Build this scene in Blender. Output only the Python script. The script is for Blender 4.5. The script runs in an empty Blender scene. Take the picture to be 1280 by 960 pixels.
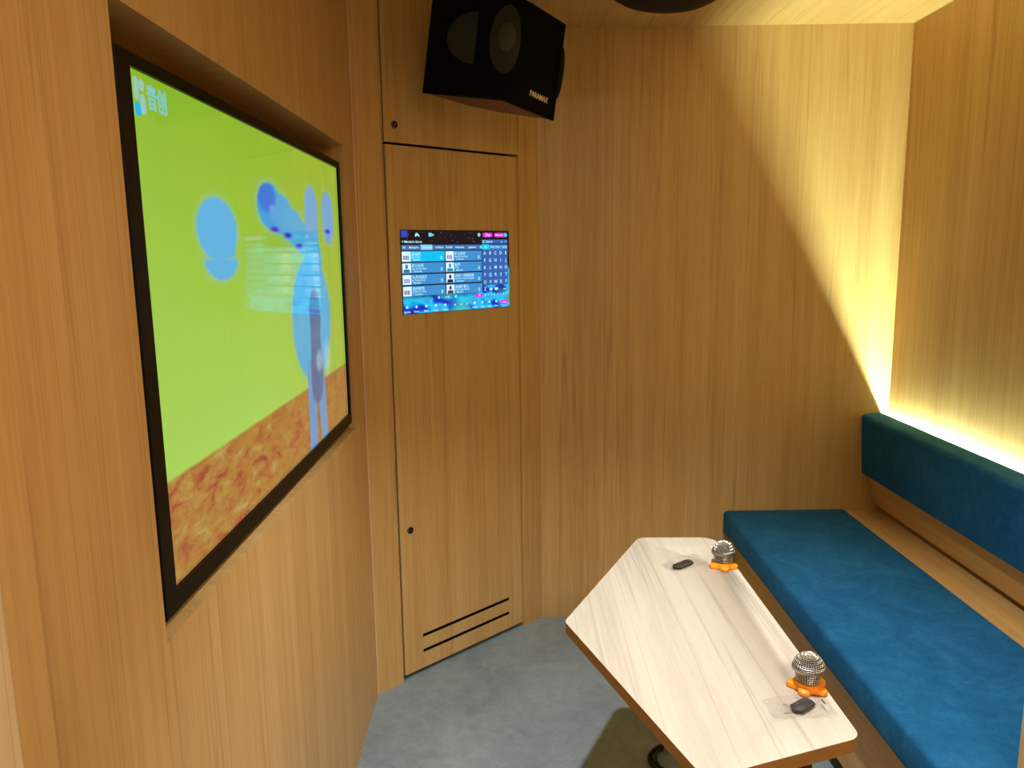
import bpy, bmesh, math, random
from mathutils import Vector, Matrix, Quaternion
random.seed(7)
S = bpy.context.scene
COL = S.collection
PI = math.pi
IDN = Matrix.Identity(4)

# ------------------------------------------------------------------ node helpers
def lin(c):
    f = lambda v: v / 12.92 if v <= .04045 else ((v + .055) / 1.055) ** 2.4
    return tuple(f(v / 255.) for v in c) + (1.,)

class NG:
    """small node-graph builder"""
    def __init__(s, name):
        s.m = bpy.data.materials.new(name); s.m.use_nodes = True
        s.t = s.m.node_tree; s.n = s.t.nodes; s.l = s.t.links
        s.bsdf = s.n['Principled BSDF']
    def link(s, a, b): s.l.new(a, b)
    def put(s, sock, v):
        if hasattr(v, 'links') or isinstance(v, bpy.types.NodeSocket): s.l.new(v, sock)
        else: sock.default_value = v
    def math(s, op, a, b=None, c=None, clamp=False):
        n = s.n.new('ShaderNodeMath'); n.operation = op; n.use_clamp = clamp
        s.put(n.inputs[0], a)
        if b is not None: s.put(n.inputs[1], b)
        if c is not None: s.put(n.inputs[2], c)
        return n.outputs[0]
    def mix(s, f, a, b, mode='MIX'):
        n = s.n.new('ShaderNodeMix'); n.data_type = 'RGBA'; n.blend_type = mode
        s.put(n.inputs[0], f); s.put(n.inputs[6], a); s.put(n.inputs[7], b)
        return n.outputs[2]
    def coords(s, scale=(1, 1, 1), kind='Object', loc=(0, 0, 0), rot=(0, 0, 0)):
        tc = s.n.new('ShaderNodeTexCoord'); mp = s.n.new('ShaderNodeMapping')
        mp.inputs['Scale'].default_value = scale; mp.inputs['Location'].default_value = loc
        mp.inputs['Rotation'].default_value = rot
        s.l.new(tc.outputs[kind], mp.inputs[0]); return mp.outputs[0]
    def noise(s, vec, scale, detail=4, rough=.5, dist=0., dim='3D'):
        n = s.n.new('ShaderNodeTexNoise'); n.noise_dimensions = dim
        if vec is not None: s.l.new(vec, n.inputs['Vector'])
        n.inputs['Scale'].default_value = scale; n.inputs['Detail'].default_value = detail
        n.inputs['Roughness'].default_value = rough; n.inputs['Distortion'].default_value = dist
        return n.outputs[0]
    def ramp(s, f, stops, interp='LINEAR'):
        n = s.n.new('ShaderNodeValToRGB'); n.color_ramp.interpolation = interp
        e = n.color_ramp.elements
        while len(e) < len(stops): e.new(.5)
        for el, (p, c) in zip(e, stops): el.position = p; el.color = c
        s.put(n.inputs[0], f); return n.outputs[0]
    def bump(s, h, strength, dist=.01):
        n = s.n.new('ShaderNodeBump'); n.inputs['Strength'].default_value = strength
        n.inputs['Distance'].default_value = dist; s.put(n.inputs['Height'], h)
        s.l.new(n.outputs[0], s.bsdf.inputs['Normal'])
    def P(s, **k):
        for a, v in k.items(): s.put(s.bsdf.inputs[a.replace('_', ' ')], v)
        return s.m

def plain(name, c, rough=.5, metal=0., spec=.5, noise=0., nscale=60):
    g = NG(name); c = lin(c)
    if noise:
        f = g.noise(g.coords(), nscale, 4)
        d = tuple(v * (1 - noise) for v in c[:3]) + (1.,)
        g.P(Base_Color=g.mix(f, d, c))
    else: g.P(Base_Color=c)
    g.P(Roughness=rough, Metallic=metal); g.bsdf.inputs['Specular IOR Level'].default_value = spec
    return g.m

def wood(name, light, mid, dark, axis='z', rough=.42, seed=0., freq=1., contrast=1., spec=.4):
    """straight-grained laminate: streaks along one axis"""
    g = NG(name)
    k = {'z': (1, 1, .012), 'y': (1, .012, 1), 'x': (.012, 1, 1)}[axis]
    v = g.coords(k, loc=(seed, seed * 1.7, seed * .3))
    broad = g.noise(v, 11 * freq, 3, .55)
    v2 = g.coords(tuple(1 if x == 1 else .03 for x in k), loc=(seed * 1.3, seed, seed * .7))
    med = g.noise(v2, 60 * freq, 4, .62)
    fine = g.noise(v2, 230 * freq, 3, .65)
    line = g.noise(v, 26 * freq, 2, .4)
    a = g.math('MULTIPLY_ADD', broad, .38, g.math('MULTIPLY', med, .38))
    a = g.math('MULTIPLY_ADD', fine, .24, a)
    col = g.ramp(a, [(.5 - .2 / contrast, lin(dark)), (.5, lin(mid)), (.5 + .17 / contrast, lin(light))])
    # narrow dark growth lines where a slow noise crosses its middle value
    d = g.math('ABSOLUTE', g.math('SUBTRACT', line, .5))
    m = g.math('SUBTRACT', 1., g.math('MULTIPLY', d, 70.), clamp=True)
    m = g.math('MULTIPLY', m, g.math('MULTIPLY', g.noise(v, 5, 1), .75 * contrast))
    dk = tuple(x * .6 for x in lin(dark)[:3]) + (1.,)
    col = g.mix(m, col, dk)
    g.P(Base_Color=col, Roughness=g.math('MULTIPLY_ADD', fine, .14, rough - .07))
    g.bsdf.inputs['Specular IOR Level'].default_value = spec
    g.bump(fine, .04, .002)
    return g.m

def emit(name, c, strength=1., gloss=True, linear=False):
    g = NG(name)
    g.P(Base_Color=(.004, .004, .004, 1), Roughness=.12, Emission_Color=(c if linear else lin(c)), Emission_Strength=strength)
    if not gloss: g.bsdf.inputs['Specular IOR Level'].default_value = 0.
    return g.m

WL, WM, WD = (219, 182, 121), (206, 166, 103), (182, 139, 80)
M = {}
M['wood'] = wood('oak_laminate_vertical', WL, WM, WD, 'z')
M['wood_door'] = wood('oak_laminate_door', WL, WM, WD, 'z', seed=3.1)
M['wood_hatch'] = wood('oak_laminate_hatch', WL, WM, WD, 'z', seed=5.7)
M['wood_post'] = wood('oak_laminate_post', WL, WM, WD, 'z', seed=8.2)
M['wood_ceiling'] = wood('oak_laminate_ceiling', WL, WM, WD, 'y', seed=2.)
M['wood_bench'] = wood('oak_laminate_bench', WL, WM, WD, 'y', seed=4.)
M['wood_table'] = wood('pale_ash_tabletop', (203, 195, 181), (196, 186, 169), (177, 165, 145), 'y', rough=.7, spec=.2, seed=1.3, freq=.8, contrast=1.0)
M['wood_edge'] = wood('brown_edge_band', (168, 122, 66), (156, 110, 56), (138, 94, 44), 'x', seed=6.)
M['wood_pale'] = wood('pale_jamb_laminate', (236, 214, 176), (228, 203, 160), (214, 184, 138), 'z', seed=7.)
M['dark_wall'] = plain('dark_grey_panel', (96, 86, 74), .5)
M['edge_highlight'] = plain('pale_edge_highlight', (226, 190, 158), .35)  # pale tone paints in the bright highlight along the post edges
M['black_gap'] = plain('black_gap', (14, 12, 10), .9, spec=.1)
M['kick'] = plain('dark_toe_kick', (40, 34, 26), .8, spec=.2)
M['tv_frame'] = plain('black_tv_frame', (5, 5, 5), .4, spec=.15, noise=.2)
M['black_plastic'] = plain('black_plastic', (15, 15, 14), .38, noise=.2)
M['black_matt'] = plain('black_matt_housing', (9, 9, 8), .6, spec=.15)
M['black_metal'] = plain('black_powder_coat', (14, 13, 12), .5, noise=.2)
M['steel'] = plain('brushed_steel', (176, 172, 165), .28, metal=1., noise=.25, nscale=300)
M['dark_steel'] = plain('dark_steel', (60, 55, 50), .35, metal=1., noise=.2)
M['orange'] = plain('orange_silicone', (255, 148, 6), .45, noise=.08)
M['cable'] = plain('black_cable', (17, 14, 12), .5)
M['foam_in'] = plain('black_inner_foam', (13, 13, 13), .95, spec=.1)
M['cone'] = plain('grey_speaker_cone', (44, 46, 38), .75, spec=.2)
M['cone_cap'] = plain('grey_dust_cap', (60, 64, 54), .6, spec=.3)
M['logo'] = plain('pale_logo_metal', (226, 205, 165), .35)
M['cherry'] = wood('reddish_brown_veneer', (120, 64, 38), (108, 54, 32), (88, 42, 24), 'x', seed=9.)
M['mesh'] = plain('chrome_mesh', (218, 217, 212), .38, metal=1.)
def m_cloth():
    g = NG('black_grille_cloth'); v = g.coords()
    f = g.noise(v, 900, 2)
    g.P(Base_Color=g.mix(f, lin((7, 8, 6)), lin((15, 16, 12))), Roughness=.95)
    g.bsdf.inputs['Specular IOR Level'].default_value = .08
    return g.m
M['cloth'] = m_cloth()
def m_floor():
    g = NG('grey_concrete_vinyl'); v = g.coords()
    a = g.noise(v, 3.2, 6, .6, .4); b = g.noise(v, 22, 5, .65, .6); c = g.noise(v, 160, 3, .6)
    t = g.math('MULTIPLY_ADD', a, .45, g.math('MULTIPLY_ADD', b, .35, g.math('MULTIPLY', c, .2)))
    col = g.ramp(t, [(.33, lin((112, 127, 134))), (.5, lin((134, 150, 157))), (.67, lin((154, 170, 176)))])
    g.P(Base_Color=col, Roughness=g.math('MULTIPLY_ADD', b, .15, .42)); g.bump(c, .05, .002)
    g.bsdf.inputs['Specular IOR Level'].default_value = .35
    return g.m
M['floor'] = m_floor()
def m_velvet():
    g = NG('teal_blue_suede'); v = g.coords()
    a = g.noise(v, 5, 6, .62, 1.2); b = g.noise(v, 26, 5, .7, 1.5); c = g.noise(v, 500, 2)
    t = g.math('MULTIPLY_ADD', a, .55, g.math('MULTIPLY_ADD', b, .4, g.math('MULTIPLY', c, .05)))
    col = g.ramp(t, [(.35, lin((20, 82, 124))), (.5, lin((28, 95, 142))), (.66, lin((42, 112, 158)))])
    g.P(Base_Color=col, Roughness=.9, Sheen_Weight=.25, Sheen_Roughness=.4)
    g.bsdf.inputs['Sheen Tint'].default_value = lin((60, 130, 165))
    g.bsdf.inputs['Specular IOR Level'].default_value = .15
    g.bump(g.math('ADD', b, g.math('MULTIPLY', c, .3)), .12, .004)
    return g.m
M['velvet'] = m_velvet()
def m_film():
    g = NG('clear_plastic_film'); v = g.coords()
    bp = g.n.new('ShaderNodeBump'); bp.inputs['Strength'].default_value = .8; bp.inputs['Distance'].default_value = .008
    g.link(g.noise(v, 90, 4, .6, 1.2), bp.inputs['Height'])
    tr = g.n.new('ShaderNodeBsdfTransparent'); tr.inputs[0].default_value = (.97, .97, .97, 1)
    gl = g.n.new('ShaderNodeBsdfGlossy'); gl.inputs['Roughness'].default_value = .12; gl.inputs['Color'].default_value = (1, 1, 1, 1)
    g.link(bp.outputs[0], gl.inputs['Normal'])
    fr = g.n.new('ShaderNodeLayerWeight')
    mx = g.n.new('ShaderNodeMixShader'); g.link(g.math('MULTIPLY_ADD', g.math('POWER', fr.outputs['Facing'], 3.), .12, .035, clamp=True), mx.inputs[0])
    g.link(tr.outputs[0], mx.inputs[1]); g.link(gl.outputs[0], mx.inputs[2])
    g.link(mx.outputs[0], g.n['Material Output'].inputs['Surface']); return g.m
M['film'] = m_film()
def m_foam():
    g = NG('black_ribbed_foam'); v = g.coords()
    f = g.noise(v, 400, 3); g.P(Base_Color=g.mix(f, lin((7, 7, 6)), lin((26, 24, 20))), Roughness=.6)
    g.bump(f, .5, .003); return g.m
M['foam'] = m_foam()

# ------------------------------------------------------------------ geometry helpers
def nb(): return bmesh.new()
def box(bm, x0, x1, y0, y1, z0, z1, T=IDN, bev=0., seg=2):
    vs = [bm.verts.new(T @ Vector(p)) for p in ((x0, y0, z0), (x1, y0, z0), (x1, y1, z0), (x0, y1, z0), (x0, y0, z1), (x1, y0, z1), (x1, y1, z1), (x0, y1, z1))]
    fs = [bm.faces.new([vs[i] for i in f]) for f in ((0, 3, 2, 1), (4, 5, 6, 7), (0, 1, 5, 4), (1, 2, 6, 5), (2, 3, 7, 6), (3, 0, 4, 7))]
    if bev > 0:
        es = {e for f in fs for e in f.edges}
        bmesh.ops.bevel(bm, geom=list(es), offset=bev, segments=seg, profile=.5, affect='EDGES')
    return bm
def prism(bm, poly, z0, z1, T=IDN):
    """polygon (x,y) extruded along local z"""
    a = [bm.verts.new(T @ Vector((x, y, z0))) for x, y in poly]; b = [bm.verts.new(T @ Vector((x, y, z1))) for x, y in poly]
    n = len(poly)
    bot = bm.faces.new(a[::-1]); top = bm.faces.new(b)
    sides = [bm.faces.new((a[i], a[(i + 1) % n], b[(i + 1) % n], b[i])) for i in range(n)]
    return bot, top, sides
def rounded(poly, radii, seg=8):
    out = []; n = len(poly)
    for i, (p, r) in enumerate(zip(poly, radii)):
        p = Vector(p); a = (Vector(poly[i - 1]) - p); b = (Vector(poly[(i + 1) % n]) - p)
        a.normalize(); b.normalize(); ang = a.angle(b); d = r / math.tan(ang / 2)
        c = p + (a + b).normalized() * (r / math.sin(ang / 2))
        s = p + a * d - c; e = p + b * d - c
        t = math.atan2(s.x * e.y - s.y * e.x, s.dot(e))
        for k in range(seg + 1):
            q = t * k / seg; out.append((c.x + s.x * math.cos(q) - s.y * math.sin(q), c.y + s.x * math.sin(q) + s.y * math.cos(q)))
    return out
def lathe(bm, prof, seg=32, T=IDN, cap=True):
    rings = []
    for r, z in prof:
        if r < 1e-6: rings.append([bm.verts.new(T @ Vector((0, 0, z)))])
        else: rings.append([bm.verts.new(T @ Vector((r * math.cos(2 * PI * k / seg), r * math.sin(2 * PI * k / seg), z))) for k in range(seg)])
    for A, B in zip(rings, rings[1:]):
        for k in range(seg):
            j = (k + 1) % seg
            if len(A) == 1 and len(B) == 1: continue
            if len(A) == 1: bm.faces.new((A[0], B[j], B[k]))
            elif len(B) == 1: bm.faces.new((A[k], A[j], B[0]))
            else: bm.faces.new((A[k], A[j], B[j], B[k]))
    if cap:
        for R_ in (rings[0], rings[-1]):
            if len(R_) > 2: bm.faces.new(R_)
    return bm
def tube(bm, pts, r, seg=10, closed=False):
    pts = [Vector(p) for p in pts]; n = len(pts); rings = []
    for i, p in enumerate(pts):
        a = pts[i - 1] if (i or closed) else p; b = pts[(i + 1) % n] if (i < n - 1 or closed) else p
        t = (b - a).normalized(); u = t.cross(Vector((0, 0, 1)))
        if u.length < 1e-4: u = t.cross(Vector((0, 1, 0)))
        u.normalize(); w = t.cross(u)
        rr = r[i] if isinstance(r, (list, tuple)) else r
        rings.append([bm.verts.new(p + (u * math.cos(2 * PI * k / seg) + w * math.sin(2 * PI * k / seg)) * rr) for k in range(seg)])
    for i in range(n if closed else n - 1):
        A, B = rings[i], rings[(i + 1) % n]
        for k in range(seg): bm.faces.new((A[k], A[(k + 1) % seg], B[(k + 1) % seg], B[k]))
    if not closed: bm.faces.new(rings[0][::-1]); bm.faces.new(rings[-1])
    return bm
def quad(bm, pts, T=IDN): return bm.faces.new([bm.verts.new(T @ Vector(p)) for p in pts])

WM_ = {}      # world matrix of every empty / parent
def smooth(bm, deg=35):
    for f in bm.faces: f.smooth = True
    for e in bm.edges:
        if len(e.link_faces) == 2 and e.calc_face_angle(0) > math.radians(deg): e.smooth = False
def obj(name, bm, mat, parent=None, sm=True, recalc=True):
    """bm is in world coordinates; child meshes are re-expressed in their thing's frame"""
    bm.normal_update()
    if recalc: bmesh.ops.recalc_face_normals(bm, faces=bm.faces[:])
    if sm: smooth(bm)
    Mx = IDN
    if parent is not None:
        Mx = WM_[parent.name]; bm.transform(Mx.inverted())
    me = bpy.data.meshes.new(name); bm.to_mesh(me); bm.free()
    o = bpy.data.objects.new(name, me); COL.objects.link(o)
    for m in (mat if isinstance(mat, (list, tuple)) else [mat]): me.materials.append(m)
    if parent is not None: o.parent = parent
    WM_[o.name] = Mx
    return o
def thing(name, label, cat, loc=(0, 0, 0), group=None, rotz=0.):
    o = bpy.data.objects.new(name, None); COL.objects.link(o); o.empty_display_size = .05
    o.location = loc; o.rotation_euler = (0, 0, rotz); o['label'] = label; o['category'] = cat
    if group: o['group'] = group
    WM_[o.name] = Matrix.Translation(loc) @ Matrix.Rotation(rotz, 4, 'Z')
    return o
def tag(o, label, cat, group=None):
    o['label'] = label; o['category'] = cat
    if group: o['group'] = group
    # move origin to the base of the mesh
    me = o.data; vs = [v.co for v in me.vertices]
    lo = Vector([min(v[i] for v in vs) for i in range(3)]); hi = Vector([max(v[i] for v in vs) for i in range(3)])
    b = Vector(((lo.x + hi.x) / 2, (lo.y + hi.y) / 2, lo.z)); me.transform(Matrix.Translation(-b)); o.location = b
    WM_[o.name] = Matrix.Translation(b)
    return o
def struct(name, bm, mat, sm=False):
    o = obj(name, bm, mat, None, sm); o['kind'] = 'structure'; return o
def text_bm(bm, body, size, T, align='LEFT', depth=0., sx=1.):
    cu = bpy.data.curves.new('tmp_text', 'FONT'); cu.body = body; cu.size = size; cu.align_x = align; cu.align_y = 'CENTER'
    cu.extrude = depth; cu.offset = size * .018; cu.resolution_u = 3
    o = bpy.data.objects.new('tmp_text', cu); COL.objects.link(o)
    bpy.context.view_layer.update()
    me = bpy.data.meshes.new_from_object(o.evaluated_get(bpy.context.evaluated_depsgraph_get()))
    me.transform(T @ Matrix.Diagonal((sx, 1, 1, 1))); bm.from_mesh(me)
    bpy.data.objects.remove(o); bpy.data.curves.remove(cu); bpy.data.meshes.remove(me)

# ------------------------------------------------------------------ dimensions (metres; camera stands over the origin)
XL, XR, YB, ZC = -.473, 1.507, 3.058, 2.315
YF, XE, YE = -.9, 1.0, 1.409              # wall behind the viewer, near right wall and where the bench alcove begins
DA = Vector((XL, 2.493, 0)); DB = Vector((.122, YB, 0))
DT = (DB - DA).normalized(); DN = Vector((DT.y, -DT.x, 0)); DL = (DB - DA).length
DM = Matrix(((DT.x, DN.x, 0, DA.x), (DT.y, DN.y, 0, DA.y), (0, 0, 1, 0), (0, 0, 0, 1)))   # local x along the diagonal wall, y out of it, z up

# ------------------------------------------------------------------ the room
b = nb(); box(b, -1.0, 1.9, YF - .2, YB + .3, -.1, 0); struct('floor', b, M['floor'])
b = nb(); box(b, -1.0, 1.9, YF - .2, YB + .3, ZC, ZC + .1); struct('ceiling', b, M['wood_ceiling'])
# left wall with the television recess
RY0, RY1, RZ0, RZ1 = .995, 2.331, .982, 1.812
b = nb()
def ring_face(x0, x1):
    box(b, x0, x1, YF, RY0, 0, ZC); box(b, x0, x1, RY1, DA.y + .0, 0, ZC)
    box(b, x0, x1, RY0, RY1, 0, RZ0); box(b, x0, x1, RY0, RY1, RZ1, ZC)
ring_face(XL - .11, XL); box(b, XL - .16, XL - .11, YF, DA.y, 0, ZC)
struct('wall_left', b, M['wood'])
# diagonal corner wall: two posts either side of the cabinet doors
PL, PR = .1085, .7065
b = nb(); box(b, 0.0, PL, -.1, 0, 0, ZC, DM); box(b, PR, DL, -.1, 0, 0, ZC, DM)
struct('wall_corner', b, M['wood_post'])
b = nb(); tube(b, [DM @ Vector((.0, .0005, .001)), DM @ Vector((.0, .0005, ZC - .001))], .0028, 8); struct('trim_1', b, M['edge_highlight'], True)  # edge band of the post, coloured pale to carry its edge highlight
b = nb(); tube(b, [DM @ Vector((DL - .001, .0, .001)), DM @ Vector((DL - .001, .0, ZC - .001))], .0014, 8); struct('trim_2', b, M['edge_highlight'], True)
b = nb(); box(b, DB.x - .05, XR + .1, YB, YB + .1, 0, ZC); struct('wall_back', b, M['wood'])
b = nb(); box(b, XR, XR + .1, YE - .1, YB + .1, 0, ZC); struct('wall_right', b, M['wood'])
b = nb(); box(b, XE, XR, YE - .1, YE, 0, ZC); box(b, XE, XE + .1, YF, YE - .1, 0, ZC); struct('wall_entrance', b, M['wood'])
b = nb(); box(b, XL - .16, XE + .1, YF - .1, YF, 0, ZC); struct('wall_front', b, M['dark_wall'])  # unseen wall behind the viewer, coloured dark to cut bounced fill light
b = nb(); box(b, XL - .001, XL + .010, .18, .669, .001, ZC - .001, bev=.0015); struct('trim_3', b, M['wood_pale'])

# ------------------------------------------------------------------ built-in cabinet in the corner wall
cab = thing('corner_cabinet', 'built-in oak-coloured corner cabinet with tall door under a small hatch', 'cabinet', DM @ Vector((.407, -.03, 0)))
b = nb(); box(b, PL - .02, PR + .02, -.075, -.06, .001, ZC - .001, DM); obj('carcass', b, M['black_gap'], cab, False)
DZ0, DZ1 = .021, 1.846
dl, dr = .1175, .7035
b = nb(); TH = -.02
s0, s1 = .2, .628
zs = [(.0785, .0915), (.1375, .1505)]
zz = [DZ0, zs[0][0], zs[0][1], zs[1][0], zs[1][1], DZ1]
box(b, dl, s0, TH, -.001, DZ0, DZ1, DM); box(b, s1, dr, TH, -.001, DZ0, DZ1, DM)
for k in (0, 2, 4): box(b, s0, s1, TH, -.001, zz[k], zz[k + 1], DM)
door = obj('door', b, M['wood_door'], cab, False)
for a0, a1 in zs:
    b = nb(); box(b, s0 + .0003, s1 - .0003, TH, -.003, a0 + .0003, a1 - .0003, DM); obj('vent_slot', b, M['black_gap'], door, False)
b = nb(); box(b, dl - .0015, dr, TH, -.001, 1.8545, ZC - .002, DM); hatch = obj('hatch', b, M['wood_hatch'], cab, False)
def lock(s, z, par):
    T = DM @ Matrix.Translation((s, -.001, z)) @ Matrix.Rotation(-PI / 2, 4, 'X')
    b = nb(); lathe(b, [(.0125, 0), (.0125, .002), (.0105, .004), (.0095, .004), (.0085, .0018), (.0055, .0018), (.005, .0045), (.0, .0048)], 24, T)
    l = obj('lock', b, M['dark_steel'], par)
    b = nb(); lathe(b, [(.0118, .0024), (.0112, .0042), (.0098, .0044), (.0094, .0036)], 24, T, cap=False)
    lathe(b, [(.004, .0046), (.0034, .0054), (.0, .0055)], 16, T, cap=False)
    obj('lock_rim', b, M['steel'], l)
lock(.161, .552, door); lock(.157, 1.908, hatch)

# ------------------------------------------------------------------ touch screen set in the cabinet door
SS0, SS1, SZ0, SZ1 = .1645, .6505, 1.3025, 1.5785
SW, SH = SS1 - SS0, SZ1 - SZ0
ts = thing('touch_screen', 'flat touch screen with a blue song list set in the cabinet door', 'screen', DM @ Vector(((SS0 + SS1) / 2, 0, SZ0)))
b = nb(); box(b, SS0 - .001, SS1 + .001, -.0008, .002, SZ0 - .001, SZ1 + .001, DM); obj('bezel', b, M['tv_frame'], ts, False)
# local screen frame: x right, y up, z out of the glass
SM = DM @ Matrix(((1, 0, 0, SS0), (0, 0, 1, 0), (0, 1, 0, SZ0), (0, 0, 0, 1)))
def sp(u, v): return (u * SW, (1 - v) * SH)
def rect(bm, u0, u1, v0, v1, z):
    x0, y1 = sp(u0, v0); x1, y0 = sp(u1, v1)
    quad(bm, ((x0, y0, z), (x1, y0, z), (x1, y1, z), (x0, y1, z)), SM)
def pill(bm, u0, u1, v0, v1, z):
    x0, y1 = sp(u0, v0); x1, y0 = sp(u1, v1); r = (y1 - y0) / 2
    p = rounded([(x0, y0), (x1, y0), (x1, y1), (x0, y1)], [r * .98] * 4, 5)
    bm.faces.new([bm.verts.new(SM @ Vector((x, y, z))) for x, y in p])
def disc(bm, u, v, r, z, seg=14, ry=None):
    x, y = sp(u, v); ry = ry or r
    bm.faces.new([bm.verts.new(SM @ Vector((x + r * math.cos(2 * PI * k / seg), y + ry * math.sin(2 * PI * k / seg), z))) for k in range(seg)])
def stext(bm, body, u, v, size, z, align='LEFT', sx=1.):
    x, y = sp(u, v); text_bm(bm, body, size, SM @ Matrix.Translation((x, y, z)), align, 0, sx)
def m_wallpaper():
    g = NG('screen_wallpaper'); v = g.coords((1, 1, 1))
    tc = g.n.new('ShaderNodeUVMap'); sx = g.n.new('ShaderNodeSeparateXYZ'); g.link(tc.outputs[0], sx.inputs[0])
    u_, v_ = sx.outputs[0], sx.outputs[1]
    vor = g.n.new('ShaderNodeTexNoise'); vor.inputs['Scale'].default_value = 5.2; vor.inputs['Detail'].default_value = 1.
    g.link(tc.outputs[0], vor.inputs[0])
    n2 = g.noise(tc.outputs[0], 3.1, 1)
    colr = g.ramp(vor.outputs[0], [(.30, lin((20, 12, 60))), (.42, lin((10, 60, 215))), (.52, lin((20, 205, 245))), (.60, lin((60, 170, 240))), (.68, lin((60, 170, 90)))])
    colr = g.mix(g.math('MULTIPLY', g.math('SUBTRACT', n2, .5), 6., clamp=True), colr, lin((70, 200, 190)))
    # glow blobs only in the lower part and lower right
    h = g.math('ADD', v_, g.math('MULTIPLY', g.math('SUBTRACT', u_, .6), -.55))
    h2 = g.math('MINIMUM', v_, g.math('MAXIMUM', h, g.math('SUBTRACT', v_, .0)))
    lim = g.math('MULTIPLY_ADD', g.math('MAXIMUM', g.math('SUBTRACT', u_, .66), 0.), .95, .235)
    k = g.math('MULTIPLY', g.math('SUBTRACT', lim, v_), 14., clamp=True)
    col = g.mix(k, lin((19, 15, 22)), colr)
    g.P(Base_Color=(.004, .004, .004, 1), Roughness=.12, Emission_Color=col, Emission_Strength=1.)
    return g.m
b = nb(); uvl = b.loops.layers.uv.new('UVMap')
f = quad(b, [sp(0, 1) + (.0021,), sp(1, 1) + (.0021,), sp(1, 0) + (.0021,), sp(0, 0) + (.0021,)], SM)
for lp, q in zip(f.loops, ((0, 0), (1, 0), (1, 1), (0, 1))): lp[uvl].uv = q
obj('display', b, m_wallpaper(), ts, False, False)
E_ = lambda n, c, s=1.: emit('screen_' + n, c, s)
mtile, mtile1, mtab, mkey, msel, mwhite, mcy, mpink, mthumb, mtxt = (E_('tile', (62, 146, 214)), E_('tile_bright', (0, 196, 250)), E_('tab_bar', (64, 112, 176)),
    E_('key_panel', (52, 100, 178)), E_('selected', (0, 214, 250)), E_('white', (236, 250, 255)), E_('cyan', (120, 220, 250)), E_('pink', (222, 30, 222)), E_('thumb', (226, 250, 250)), E_('lettering', (190, 246, 255)))
Z1, Z2, Z3, Z4 = .0024, .0028, .0032, .0036
# stars and ornaments in the header
def ui(name, mat, fn, par=None):
    b = nb(); fn(b); return obj(name, b, mat, par or ts, False, False)
def cap(name, body, u, v, size, z, align='LEFT', sx=1., par=None):
    return ui(name, mtxt, lambda b: stext(b, body, u, v, size, z, align, sx), par)
rs = random.Random(4); mstar = E_('star', (110, 140, 230))
for k in range(26):
    q = (rs.uniform(.02, .70), rs.uniform(.015, .16), rs.uniform(.0007, .0019))
    ui('star', mstar, lambda b: disc(b, q[0], q[1], q[2], Z1, 6))
ui('mosaic_icon', E_('mosaic', (50, 70, 190)), lambda b: rect(b, .0, .055, .005, .085, Z1))
for q in ((.70, .05, .0065), (.272, .055, .004), (.715, .205, .0055)): ui('header_icon', mcy, lambda b: disc(b, q[0], q[1], q[2], Z2, 16))
ui('header_icon', mcy, lambda b: rect(b, .235, .262, .03, .075, Z1))
pk = [ui('pink_button', mpink, lambda b: pill(b, *q, Z1)) for q in ((.735, .835, .022, .08), (.85, .975, .022, .08), (.905, .985, .905, .965), (.655, .725, .80, .852))]
cap('caption', 'Chat', .785, .051, .013, Z2, 'CENTER', 1., pk[0]); cap('caption', 'Registered', .9, .051, .0105, Z2, 'CENTER', .8, pk[1])
cap('caption', 'Songs', .945, .935, .0098, Z2, 'CENTER', 1., pk[2]); cap('caption', '1/8', .69, .827, .0098, Z2, 'CENTER', 1., pk[3])
ui('header_badge', msel, lambda b: disc(b, .968, .05, .0075, Z2, 16))
tb = ui('tab_bar', mtab, lambda b: rect(b, 0, .722, .175, .238, Z1))
ui('tab_highlight', E_('tab_on', (130, 205, 246)), lambda b: rect(b, .163, .265, .172, .236, Z2), tb)
for s_, u in (('All', .008), ('Mandarin', .062), ('Cantonese', .168), ('Hokkien', .29), ('English', .385), ('Indonesia', .47), ('Japanese', .595)): cap('caption', s_, u, .205, .0105, Z3, par=tb)
sb_ = ui('search_bar', mkey, lambda b: rect(b, .727, .985, .11, .163, Z1))
for s_, u in (('Q', .732), ('Search', .765), ('x', .92), ('←', .955)): cap('caption', s_, u, .137, .012, Z2, par=sb_)
fb = ui('filter_bar', mtile, lambda b: rect(b, .727, .985, .176, .236, Z1))
ui('filter_highlight', msel, lambda b: rect(b, .727, .797, .172, .237, Z2), fb)
for s_, u in (('All', .75), ('Title', .81), ('Singer', .86), ('Lyrics', .93)): cap('caption', s_, u, .205, .0098, Z3, par=fb)
kp = ui('key_panel', mkey, lambda b: rect(b, .727, .985, .238, .70, Z1))
for r, row in enumerate(['ABCDE', 'FGHIJ', 'KLMNO', 'PQRST', 'UVWXY', 'Z']):
    for k, ch in enumerate(row): cap('key_letter', ch, .752 + k * .0535, .285 + r * .0935, .0165, Z2, 'CENTER', 1., kp)
for k, ch in enumerate('01234567'): cap('key_digit', ch, .752 + k * .031, .825, .0115, Z2, 'CENTER', 1., kp)
for q in ((.795, .822, .74, .77), (.845, .88, .735, .768), (.935, .965, .755, .764)): ui('key_symbol', mtxt, lambda b: rect(b, *q, Z2), kp)
vt = [(.25, .374), (.388, .512), (.527, .650), (.666, .788)]
titles = [['加油吧', '好心分手', '九月九的酒', '加州旅馆'], ['好心分手', '爱你', '大约一天的时间', '加油好男儿']]
subs = [['Jia You Ba', 'Hao Xin Fen Shou', 'Jiu Yue Jiu De Jiu', 'Jia Zhou Lv Guan'], ['Hao Xin Fen Shou', 'Ai Ni', 'Da Yue Yi Tian De Shi Jian', 'Jia You Hao Nan Er']]
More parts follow.
